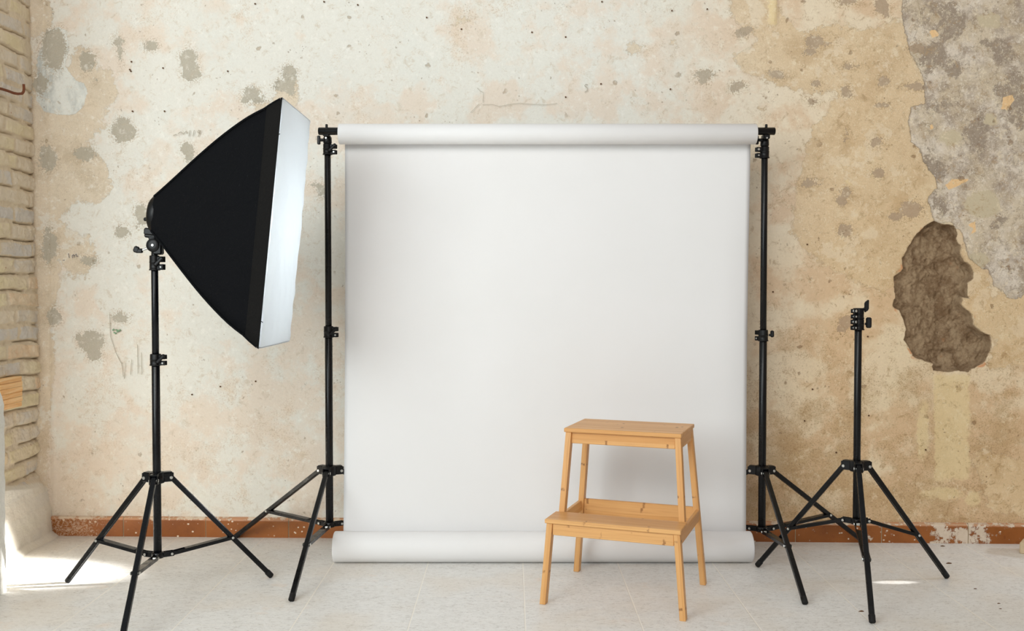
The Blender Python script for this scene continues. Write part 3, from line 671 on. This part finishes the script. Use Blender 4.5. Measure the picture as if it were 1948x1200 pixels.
BLX, BRX, YP = P(626.5, 900, 3.40).x, P(1450, 900, 3.40).x, 3.40
CBY = YR
bx0, bx1 = P(606, 245, CBY).x, P(1474, 248, CBY).x; ZC = ZR + .012
zc = ZR + .010
mb = MB(); mb.tube((bx0, CBY, zc), (bx1, CBY, zc), .0132, n=28, bev=.0015)
cb = mb.build('crossbar', M['metal'], origin=((bx0 + bx1) / 2, CBY, zc)); tag(cb, 'black metal crossbar carrying the white paper roll between the two backdrop stands', 'crossbar')
for x in (bx0 + .028, bx1 - .030):
    mb = MB(); mb.tube((x, CBY, zc + .010), (x, CBY, zc + .024), .0045, n=14, bev=.001); mb.build('stud', M['metal'], cb)

# ------------------------------------------------------------------ tripod stands
def stand(name, label, cx, cy, hub, low, feet, poles, collars, mat, cat='light stand', group='black tripod stands', legr=.0078, brace_f=.6, foot_drop=0):
    """poles: [(z0, z1, r)], feet: [(x, y)], collars: [(z, h, r, ear_dir, knob_kind, knob_dir)]"""
    root = thing(name, (cx, cy, 0), label, cat, group)
    C = Vector((cx, cy, 0))
    for (za, zb, r) in poles:
        mb = MB(); mb.tube((cx, cy, za), (cx, cy, zb), r, n=28, bev=.001); mb.build('pole', mat, root)
    pr = poles[0][2]
    # upper hub
    mb = MB(); mb.lathe((cx, cy, hub - .020), (0, 0, 1), [(0, pr + .002), (0, pr + .010), (.003, pr + .012), (.030, pr + .012), (.034, pr + .008), (.034, pr + .001)], 28)
    dirs = []
    for (fx, fy) in feet:
        d = Vector((fx - cx, fy - cy, 0)).normalized(); dirs.append(d); s_ = Vector((-d.y, d.x, 0))
        for sg in (-1, 1):
            mb.box(C + d * (pr + .017) + s_ * sg * .0112 + Vector((0, 0, hub - .004)), (.038, .004, .028), (d, s_, Vector((0, 0, 1))), .0015)
        mb.box(C + d * (pr + .014) + Vector((0, 0, hub + .010)), (.036, .024, .005), (d, s_, Vector((0, 0, 1))), .0015)
    hb_ = mb.build('leg_hub', M['plastic'] if mat is M['metal'] else mat, root)
    for d in dirs:
        s_ = Vector((-d.y, d.x, 0)); q = C + d * (pr + .028) + Vector((0, 0, hub - .006))
        mb = MB(); mb.tube(q - s_ * .0150, q + s_ * .0150, .0052, n=16, bev=.0012); mb.build('rivet', M['steel'], hb_)
    # lower hub
    mb = MB(); mb.lathe((cx, cy, low - .012), (0, 0, 1), [(0, .004), (0, pr + .006), (.016, pr + .006), (.018, pr + .002)], 28)
    for d in dirs:
        s_ = Vector((-d.y, d.x, 0))
        for sg in (-1, 1): mb.box(C + d * (pr + .016) + s_ * sg * .0072 + Vector((0, 0, low - .004)), (.040, .003, .016), (d, s_, Vector((0, 0, 1))), .001)
    lh = mb.build('spreader_hub', mat, root)
    for d in dirs:
        s_ = Vector((-d.y, d.x, 0)); q = C + d * (pr + .029) + Vector((0, 0, low - .004))
        mb = MB(); mb.tube(q - s_ * .0135, q + s_ * .0135, .0042, n=14, bev=.001); mb.build('rivet', M['steel'], lh)
    for (fx, fy), d in zip(feet, dirs):
        s_ = Vector((-d.y, d.x, 0))
        a = C + d * (pr + .030) + Vector((0, 0, hub - .006)); fdir = Vector((fx, fy, 0)) - a
        b = a + fdir * (1 - .012 / fdir.length) ; b.z = max(b.z, .0085); dd = (b - a).normalized()
        # fluted U-section leg: two rounded ribs and a web
        mb = MB(); nrm = s_.cross(dd).normalized()
        prof = [(-.0080, -.0055), (-.0062, -.0078), (.0062, -.0078), (.0080, -.0055), (.0080, .0050), (.0062, .0074), (.0022, .0074), (.0012, .0052), (-.0012, .0052), (-.0022, .0074), (-.0062, .0074), (-.0080, .0050)]
        k_ = len(prof); a2 = a - dd * .012; vv = [a2 + s_ * p_ + nrm * q_ for p_, q_ in prof] + [b + s_ * p_ + nrm * q_ for p_, q_ in prof]
        mb.add(vv, [(i, (i + 1) % k_, k_ + (i + 1) % k_, k_ + i) for i in range(k_)] + [tuple(range(k_ - 1, -1, -1)), tuple(range(k_, 2 * k_))])
        lg = mb.build('leg', mat, root)
        mb = MB(); mb.tube(b - dd * .018, b + dd * .006, .0098, .0094, n=16, bev=.002); mb.build('rubber_foot', M['rubber'], lg)
        # brace: a pair of flat bars
        q0 = C + d * (pr + .029) + Vector((0, 0, low - .004)); q1 = a + (b - a) * brace_f
        mb = MB(); bd = (q1 - q0); L_ = bd.length; bd.normalize(); nz_ = bd.cross(s_).normalized()
        for sg in (-1, 1): mb.box((q0 + q1) / 2 + s_ * sg * .0102, (L_ + .012, .0022, .011), (bd, s_, nz_), .0008)
        mb.box((q0 * .42 + q1 * .58) + nz_ * .0045, (L_ * .72, .0195, .0018), (bd, s_, nz_))
        br = mb.build('brace', mat, root)
        mb = MB(); mb.tube(q1 - s_ * .0142, q1 + s_ * .0142, .0042, n=14, bev=.001); mb.build('rivet', M['steel'], br)
    for (z, h_, r, ed, kind, kd) in collars:
        mb = MB(); ed = Vector(ed).normalized(); s_ = Vector((-ed.y, ed.x, 0))
        mb.lathe((cx, cy, z - h_ / 2), (0, 0, 1), [(0, r - .004), (0, r + .0016), (.003, r + .0016), (.004, r), (h_ * .52, r), (h_ * .54, r + .0014), (h_ * .58, r), (h_ - .002, r), (h_, r - .0015), (h_, r - .005)], 28, False)
        for zz_ in (-.28, .24):
            for sg in (-1, 1):
                mb.box(C + ed * (r + .007) + s_ * sg * .0055 + Vector((0, 0, z + h_ * zz_)), (.022, .0045, h_ * .38), (ed, s_, Vector((0, 0, 1))), .0012)
        co = mb.build('collar', M['plastic'], root)
        mb = MB()
        q = C + ed * (r + .010) + Vector((0, 0, z - h_ * .28)); mb.tube(q - s_ * .0092, q + s_ * .0092, .0033, n=14, bev=.0008)
        if kind == 'two':
            q = C + ed * (r + .010) + Vector((0, 0, z + h_ * .24)); mb.tube(q - s_ * .0092, q + s_ * .0092, .0046, n=14, bev=.0008)
        mb.build('screw', M['steel'], co)
        kd = Vector(kd).normalized()
        if kind in ('lever',):
            mb = MB(); q = C + ed * (r + .006) + s_ * (.012 if s_.y < 0 else -.012) + Vector((0, 0, z + h_ * .10))
            la = (kd * .9 + Vector((0, 0, .9))).normalized(); mb.box(q, (.036, .008, .011), (la, la.cross(Vector((0, 1, 0))).cross(la).normalized(), la.cross(Vector((0, 1, 0))).normalized()), .003)
            mb.build('lever', M['plastic'], co)
        else:
            mb = MB(); q = C + kd * (r + .002) + Vector((0, 0, z + h_ * .05)); mb.tube(q, q + kd * .008, .004, n=14)
            kw = (.017, .014, .034) if kind == 'two' else (.013, .010, .024)
            mb.box(q + kd * .012 + Vector((0, 0, .004)), kw, (kd, Vector((-kd.y, kd.x, 0)), Vector((0, 0, 1))), .0035)
            mb.build('knob', M['plastic'], co)
    return root

def tripod_feet(cx, cy, R, ang0): return [(cx + R * math.cos(math.radians(ang0 + 120 * k)), cy + R * math.sin(math.radians(ang0 + 120 * k))) for k in range(3)]
# softbox stand
SX, SY = -1.104, 2.975
z_at = lambda y, px, Y: P(px, y, Y).z
sf = [PF(126, 1108), PF(519, 1098), PF(229, 1232)]
stand_s = stand('light_stand', 'black tripod stand carrying the softbox, its legs in the sunlit floor patch', SX, SY, z_at(906, 295, SY), z_at(1053, 295, SY), [(p.x, p.y) for p in sf],
    [(z_at(1056, 295, SY), z_at(684, 295, SY), .0122), (z_at(690, 295, SY), z_at(490, 295, SY), .0105)],
    [(z_at(684, 295, SY), .036, .0165, (1, -.15, 0), 'lever', (1, 0, 0)), (z_at(500, 295, SY), .046, .0150, (1, -.2, 0), 'lever', (1, 0, 0))], M['metal_cool'])
# backdrop stands
def topper(root, cx, side, zt, barz, label_mat):
    """neck, bar bracket and T knob of a backdrop stand; side = direction of the knob"""
    mb = MB(); zt -= .010; mb.lathe((cx, YP, zt), (0, 0, 1), [(0, .0125), (.003, .0150), (.022, .0145), (.024, .011), (.030, .010)], 24)
    mb.box((cx, YP - .012, (zt + .022 + barz - .010) / 2), (.023, .036, barz - .010 - zt - .022), None, .003)
    br = mb.build('bar_bracket', M['plastic'], root)
    mb = MB(); z = barz - .028; mb.tube((cx + side * .010, YP - .008, z), (cx + side * .024, YP - .008, z), .0055, n=14)
    mb.box((cx + side * .029, YP - .008, z), (.011, .010, .031), None, .0025)
    mb.build('knob', M['plastic'], br); mb = MB(); mb.tube((cx, YP - .029, z + .004), (cx, YP - .032, z + .004), .003, n=12); mb.build('screw', M['steel'], br)
Rb = .490
bl_f = PF(553, 1146)
ang = math.degrees(math.atan2(bl_f.y - YP, bl_f.x - BLX)); Rl = math.hypot(bl_f.x - BLX, bl_f.y - YP)
feetL = [(bl_f.x, bl_f.y), (-1.068, 3.672), (BLX + .40, 3.60)]
stL = stand('backdrop_stand', 'tall black tripod stand holding the left end of the backdrop crossbar', BLX, YP, z_at(893, 626, YP), z_at(995, 628, YP), feetL,
    [(z_at(998, 628, YP), z_at(631, 626, YP), .0132), (z_at(634, 626, YP), z_at(264, 624, YP), .0112)],
    [(z_at(631, 628, YP), .040, .0165, (1, -.12, 0), 'lever', (1, 0, 0)), (z_at(284, 626, YP), .038, .0155, (1, -.2, 0), 'lever', (1, 0, 0))], M['metal'], brace_f=.60, cat='backdrop stand')
topper(stL, BLX, -1, z_at(268, 626, YP), zc, None)
br_f = PF(1533, 1152)
feetR = [(br_f.x, br_f.y), (1.328, 3.575), (BRX - .42, 3.60)]
stR = stand('backdrop_stand', 'tall black tripod stand holding the right end of the backdrop crossbar', BRX, YP, z_at(893, 1450, YP), z_at(1004, 1450, YP), feetR,
    [(z_at(1007, 1450, YP), z_at(638, 1450, YP), .0132), (z_at(640, 1450, YP), z_at(268, 1452, YP), .0112)],
    [(z_at(638, 1450, YP), .040, .0165, (-.5, .85, 0), 'knob', (1, -.3, 0)), (z_at(290, 1450, YP), .040, .0155, (-1, -.2, 0), 'two', (.3, 1, 0))], M['metal'], brace_f=.60, cat='backdrop stand')
topper(stR, BRX, -1, z_at(273, 1450, YP), zc, None)
# short empty stand at the right
RX, RY = 1.107, 3.073
rf = [PF(1438, 1078), PF(1804, 1100), PF(1660, 1188)]
zT = z_at(586, 1637, RY)
stand('light_stand', 'short empty black tripod stand at the right, in front of the hole in the wall', RX, RY, z_at(884, 1635, RY), z_at(989, 1635, RY), [(p.x, p.y) for p in rf],
    [(z_at(993, 1635, RY), zT - .012, .0112)],
    [(zT - .017, .034, .0165, (-.75, -.65, 0), 'two', (1, -.2, .75)), (zT - .052, .036, .0172, (-.75, -.65, 0), 'two', (1, -.3, 0))], M['metal'], brace_f=.62)

# ------------------------------------------------------------------ softbox
FNt, FFt, FNb, FFb = P(534, 186, 2.79), P(591, 232, 3.165), P(487, 659, 2.79), P(553, 650, 3.165)
cen = (FNt + FFt + FNb + FFb) / 4; yv = Vector((0, 1, 0)); upv = ((FNt + FFt) - (FNb + FFb)); hh = upv.length / 4; upv.normalize()
hw = .188; axd = yv.cross(upv).normalized()
if axd.x > 0: axd = -axd       # pointing back to the lamp
DEP = .394; back = cen + axd * DEP
sb = thing('softbox', (back.x, back.y, back.z - .12), 'large black rectangular softbox with white diffuser face, tilted down on its stand', 'softbox')
N = 28; NS = 14
def ring(t, off=0.):
    """t 0 = lamp end, 1 = front frame"""
    s_ = t + .085 * math.sin(math.pi * min(1, t)) - .012 * math.exp(-((t - .86) / .06) ** 2) if t < 1 else 1
    a = .058 + (hw - .058) * s_ + off; b = .062 + (hh - .062) * s_ + off
    o = back - axd * DEP * t; pts = []
    corner = max(.004, .03 * (1 - t))
    for (sx, sy) in ((-1, -1), (1, -1), (1, 1), (-1, 1)):
        for k in range(NS):
            # walk an edge from this corner to the next
            nx_, ny_ = {(-1, -1): (1, -1), (1, -1): (1, 1), (1, 1): (-1, 1), (-1, 1): (-1, -1)}[(sx, sy)]
            f = k / NS; x = (sx + (nx_ - sx) * f) * a; y = (sy + (ny_ - sy) * f) * b
            sag = math.sin(math.pi * f) * .012 * math.sin(math.pi * t)
            if sx == nx_: x -= sx * sag
            else: y -= sy * sag
            r = math.hypot(x / a, y / b); rr = max(1, r) ; round_ = (1 - t) ** 2 * .6
            x *= 1 - round_ * (1 - 1 / rr); y *= 1 - round_ * (1 - 1 / rr)
            pts.append(o + yv * x + upv * y)
    return pts
def skin(ts, off=0., close0=False):
    mb = MB(); vs = []; K = 4 * NS
    for t in ts: vs += ring(t, off if not callable(off) else off(t))
    fs = [(i * K + k, i * K + (k + 1) % K, (i + 1) * K + (k + 1) % K, (i + 1) * K + k) for i in range(len(ts) - 1) for k in range(K)]
    mb.add(vs, fs, True); return mb
mb = skin([i / N * .995 for i in range(N + 1)]); fab = mb.build('fabric_shell', M['fabric'], sb)
mb = skin([.885, .89, .93, .97, 1.0, 1.004], lambda t: .001 if t < .887 else .0032); mb.build('front_lip', M['lip'], sb)
mb = MB()
for (sx, sy) in ((-1, -1), (1, -1), (1, 1), (-1, 1)):
    pts = []
    for i in range(17):
        t = i / 16; idx = {(-1, -1): 0, (1, -1): NS, (1, 1): 2 * NS, (-1, 1): 3 * NS}[(sx, sy)]; pts.append(ring(t * .99, .0015)[idx])
    mb = MB(); mb.path(pts, .0035, 8); mb.build('rib', M['fabric'], sb)
# diffuser cloth, slightly pillowed
mb = MB(); G = 28; vs = []; fs = []
for i in range(G * 2 + 1):
    for j in range(G + 1):
        a_ = (i / (2 * G) - .5) * 2; b_ = (j / G - .5) * 2
        bulge = .016 * (1 - a_ ** 4) * (1 - b_ ** 4) + .0025 * math.sin(9 * a_ + 2 * b_) * (1 - b_ * b_) * (1 - a_ * a_)
        wr = .0015 * math.sin(31 * a_) * abs(b_) ** 6
        vs.append(cen - axd * (.004 + bulge + wr + .0016 * math.sin(17 * b_ + 5 * a_) * math.cos(11 * a_)) + yv * (hw - .001) * b_ + upv * (hh - .001) * a_)
for i in range(2 * G):
    for j in range(G): q = i * (G + 1) + j; fs.append((q, q + 1, q + G + 2, q + G + 1))
mb.add(vs, fs, True); mb.build('diffuser', M['diff'], sb)
# lamp head, holder, swivel
mb = MB()
mb.lathe(back + axd * -.012, axd, [(0, .050), (0, .060), (.010, .061), (.024, .058), (.031, .050), (.033, .03), (.0335, .001)], 32)
lh = mb.build('lamp_head', M['plastic'], sb)
mb = MB(); q = back + axd * .030 - upv * .018; mb.tube(q, q + axd * .013, .006, n=16, bev=.002); mb.build('switch', M['plastic'], lh)
mb = MB(); q = back + axd * .012 - upv * .055
mb.box(q, (.046, .036, .022), (axd, yv, upv), .004); mb.box(q - upv * .012 + axd * .004, (.036, .028, .014), (axd, yv, upv), .004)
topz = z_at(487, 295, SY)
pts = [q - upv * .008, Vector((SX - .008, SY, topz + .070)), Vector((SX - .002, SY, topz + .045))]
for i in range(2):
    d_, s_, n_ = cross_axes(pts[i + 1] - pts[i]); mb.box((pts[i] + pts[i + 1]) / 2, ((pts[i + 1] - pts[i]).length + .014, .020, .022), (d_, s_, n_), .003)
mb.lathe((SX, SY - .016, topz + .033), (0, 1, 0), [(0, .008), (0, .019), (.003, .021), (.029, .021), (.032, .019), (.032, .008)], 28)
mb.box((SX + .012, SY, topz + .030), (.028, .026, .052), None, .004)
mb.tube((SX, SY, topz - .012), (SX, SY, topz + .020), .0095, n=20)
sw = mb.build('swivel_bracket', M['plastic'], sb)
wx = P(268, 477, SY)
mb = MB(); mb.tube((SX, SY - .017, topz + .033), (SX, SY - .018, topz + .033), .0036, n=20); mb.tube((SX - .042, SY, wx.z), (SX - .012, SY, topz + .028), .0036, n=12); mb.build('bolt', M['steel'], sw)
mb = MB(); mb.box(Vector((SX - .046, SY, wx.z)), (.020, .012, .014), None, .003)
d_ = Vector((-.9, 0, .35)).normalized(); mb.box(Vector((SX - .055, SY - .002, wx.z + .004)), (.018, .010, .020), (d_, Vector((0, 1, 0)), d_.cross(Vector((0, 1, 0)))), .004); mb.build('wing_knob', M['plastic'], sw)

# ------------------------------------------------------------------ bamboo step stool
ANG = math.radians(-20.3); Xd = Vector((math.cos(ANG), math.sin(ANG), 0)); Yd = Vector((-math.sin(ANG), math.cos(ANG), 0)); Zd = Vector((0, 0, 1))
O = PF(1031, 1148)
def S(x, y, z): return O + Xd * x + Yd * y + Zd * z
st = thing('step_stool', S(.215, .185, 0), 'honey-coloured bamboo step stool with two steps in front of the white paper', 'step stool')
def wbox(name, c, size, long='x'):
    mb = MB(); mb.box(S(*c), size, (Xd, Yd, Zd), .0018)
    la = {'x': Xd, 'y': Yd, 'z': Zd}[long]; sa = Zd if long != 'z' else Yd
    return mb.build(name, M['bamboo'], st, origin=S(*c), xaxis=la, yaxis=sa)
def wleg(name, a, b, w=.0185, d=.027, trim=0):
    """leg between local points a (top) and b (foot), horizontal cut ends"""
    mb = MB(); vs = []
    for p in (b, a):
        for (i, j) in ((-1, -1), (1, -1), (1, 1), (-1, 1)): vs.append(S(p[0] + i * w / 2, p[1] + j * d / 2, p[2]))
    mb.add(vs, [(3, 2, 1, 0), (4, 5, 6, 7)] + [(k, (k + 1) % 4, 4 + (k + 1) % 4, 4 + k) for k in range(4)])
    o = mb.build(name, M['bamboo'], st, origin=S(*b), xaxis=S(*a) - S(*b), yaxis=Yd)
    m = o.modifiers.new('bevel', 'BEVEL'); m.width = .0015; m.segments = 2; return o
ZT, ZL = .520, .260
wbox('top_board', (.2125, .251, ZT - .0065), (.370, .234, .013))
wbox('step_board', (.215, .056, ZL - .0065), (.414, .112, .013))
for x0_, x1_ in ((.040, .0035), (.386, .430)):
    sg = -1 if x0_ < .2 else 1
    wleg('leg', (x0_ + (.003 if sg < 0 else -.001), .350, ZT - .013), (x1_, .366, 0))                 # rear legs, full height
    xl = .022 if sg < 0 else .409
    wleg('leg', (xl, .018, ZL - .013), (x1_, .006, 0))                                             # short front legs
    wleg('upright', (x0_ + (.001 if sg < 0 else 0), .152, ZT - .013), (.026 if sg < 0 else .4045, .126, ZL - .012))  # uprights of the upper step
wbox('apron', (.2125, .153, ZT - .013 - .018), (.330, .014, .036))
wbox('apron', (.2125, .352, ZT - .013 - .018), (.330, .014, .036))
for x in (.039, .388): wbox('side_rail', (x, .251, ZT - .013 - .018), (.013, .190, .036), 'y')
wbox('apron', (.2155, .015, ZL - .013 - .018), (.370, .014, .036))
wbox('apron', (.2155, .360, ZL - .013 - .026), (.372, .014, .060))
for x in (.018, .4125): wbox('side_rail', (x, .190, ZL - .013 - .019), (.012, .322, .036), 'y')

# ------------------------------------------------------------------ small things
mb = MB(); ya, yb = 3.05, 3.527
q = P(40, 715, 3.527); zt_, zb_ = .638, .527
for i in range(6):
    za = zb_ + (zt_ - zb_) * i / 6; mb.box((-1.815 + random.uniform(-.002, .002), (ya + yb) / 2, za + (zt_ - zb_) / 12), (.030, yb - ya, (zt_ - zb_) / 6 - .0006), None, .0015)
tag(mb.build('wooden_board', M['pine']), 'pale raw pine board fixed to the brick wall at the left edge', 'board')
mb = MB(); HX = -1.795; pts = [(45, 160), (45.5, 168), (45, 174), (42, 178), (34, 178.5), (26, 177), (14, 172.5), (4, 169.5), (-12, 166)]
def onleft(px, py, X=HX):
    d = ray(px, py); k = X / d.x; return Vector((X, d.y * k, H + d.z * k))
mb.path([onleft(*p) for p in pts], .0048, 10)
tag(mb.build('iron_hook', M['rust']), 'bent rusty iron hook sticking out of the brick wall, upper left', 'hook')
# block at the right edge
mb = MB(); a_ = PF(1939, 1052); vs = []; fs = []
bd_ = Vector((.8, -.6, 0)); bn_ = Vector((.6, .8, 0)); mb.box(PF(1939, 1053) + bd_ * .10 + bn_ * .04 + Vector((0, 0, .021)), (.20, .08, .042), (bd_, bn_, Vector((0, 0, 1))), .004)
tag(mb.build('stone_block', M['stone']), 'small sandy block on the floor at the right edge, by the skirting', 'block')
# crumbs on the floor
crumbs = [(1805, 1072, .0075, 'dark brown crumb just above the right foot of the short stand'), (1855, 1120, .004, 'dark crumb on the floor, right of the short bright sun streak'), (1900, 1148, .004, 'dark crumb on the floor by the right edge, left of the last tile joint'),
          (1639, 1163, .006, 'brown curled crumb beside the front leg of the short stand'), (1793, 1039, .006, 'brown crumb near the skirting at the right'), (1903, 1158, .003, 'tiny dark speck nearest the right lower corner'), (1505, 1042, .007, 'pale crumb between the right backdrop stand and skirting')]
for (px, py, r, lab) in crumbs:
    q = PF(px, py); mb = MB(); seg = 7; vs = []
    for k in range(3):
        rr = (1, .8, .2)[k] * r
        for i in range(seg):
            an = 2 * math.pi * i / seg; m_ = random.uniform(.7, 1.2); vs.append((q.x + math.cos(an) * rr * 1.5 * m_, q.y + math.sin(an) * rr * .6 * m_, (0, .35, .6)[k] * r))
    mb.add(vs, [(k * seg + i, k * seg + (i + 1) % seg, (k + 1) * seg + (i + 1) % seg, (k + 1) * seg + i) for k in range(2) for i in range(seg)] + [tuple(2 * seg + i for i in range(seg))])
    tag(mb.build('plaster_crumb', M['card'] if 'pale' in lab else M['dark']), lab, 'crumb', 'crumbs on the tiled floor')

# ------------------------------------------------------------------ light
w = bpy.data.worlds.new('world'); SC.world = w; w.use_nodes = True
bg = w.node_tree.nodes['Background']; nt = w.node_tree; bg.inputs[1].default_value = .62
tc = nt.nodes.new('ShaderNodeTexCoord'); sx = nt.nodes.new('ShaderNodeSeparateXYZ'); nt.links.new(tc.outputs['Generated'], sx.inputs[0])
rp = nt.nodes.new('ShaderNodeMapRange'); nt.links.new(sx.outputs[0], rp.inputs[0]); rp.inputs[1].default_value = -.9; rp.inputs[2].default_value = .9
rm = nt.nodes.new('ShaderNodeMix'); rm.data_type = 'RGBA'; nt.links.new(rp.outputs[0], rm.inputs[0])
rm.inputs[6].default_value = (1.05, 1.17, 1.22, 1); rm.inputs[7].default_value = (.70, .56, .46, 1)
nt.links.new(rm.outputs[2], bg.inputs[0])
def area(name, loc, target, size, energy, color, spread=180):
    l = bpy.data.lights.new(name, 'AREA'); l.shape = 'RECTANGLE'; l.size, l.size_y = size; l.energy = energy; l.color = color; l.spread = math.radians(spread)
    o = bpy.data.objects.new(name, l); COL.objects.link(o); o.location = loc; o.rotation_euler = (Vector(target) - Vector(loc)).to_track_quat('-Z', 'Y').to_euler(); return o
def spot(name, loc, target, deg, energy, color, blend, radius):
    l = bpy.data.lights.new(name, 'SPOT'); l.spot_size = math.radians(deg); l.spot_blend = blend; l.energy = energy; l.color = color; l.shadow_soft_size = radius
    o = bpy.data.objects.new(name, l); COL.objects.link(o); o.location = loc; o.rotation_euler = (Vector(target) - Vector(loc)).to_track_quat('-Z', 'Y').to_euler(); return o
area('window_light_left', (-2.3, -.2, 1.9), (-.2, 3.6, 1.0), (1.8, 2.0), 105, (.90, .98, 1.))
area('window_light_behind', (-.6, -1.4, 3.4), (-.4, 3.6, 1.3), (3.0, 2.0), 95, (1., .97, .92))
spot('sun_through_shutter', (3.3, 3.02, 2.05), (-1.78, 3.21, 0), 4.8, 11000, (1., .99, .97), .8, .03)
spot('sun_through_crack', (3.6, 3.13, .62), (1.25, 3.115, 0), .75, 900, (1., .98, .95), .6, .004)
spot('sky_glow_doorway', (3.6, 3.30, .62), (1.95, 3.28, 0), 30, 85, (.72, .84, 1.), 1., .05)
pl = bpy.data.lights.new('softbox_bulb', 'POINT'); pl.energy = 2.9; pl.color = (.88, .96, 1.); pl.shadow_soft_size = .03
po = bpy.data.objects.new('softbox_bulb', pl); COL.objects.link(po); po.location = back - axd * .10
# ------------------------------------------------------------------ view
vs_ = SC.view_settings; vs_.view_transform = 'Standard'; vs_.look = 'None'; vs_.gamma = 1; vs_.exposure = -.27; vs_.use_curve_mapping = False
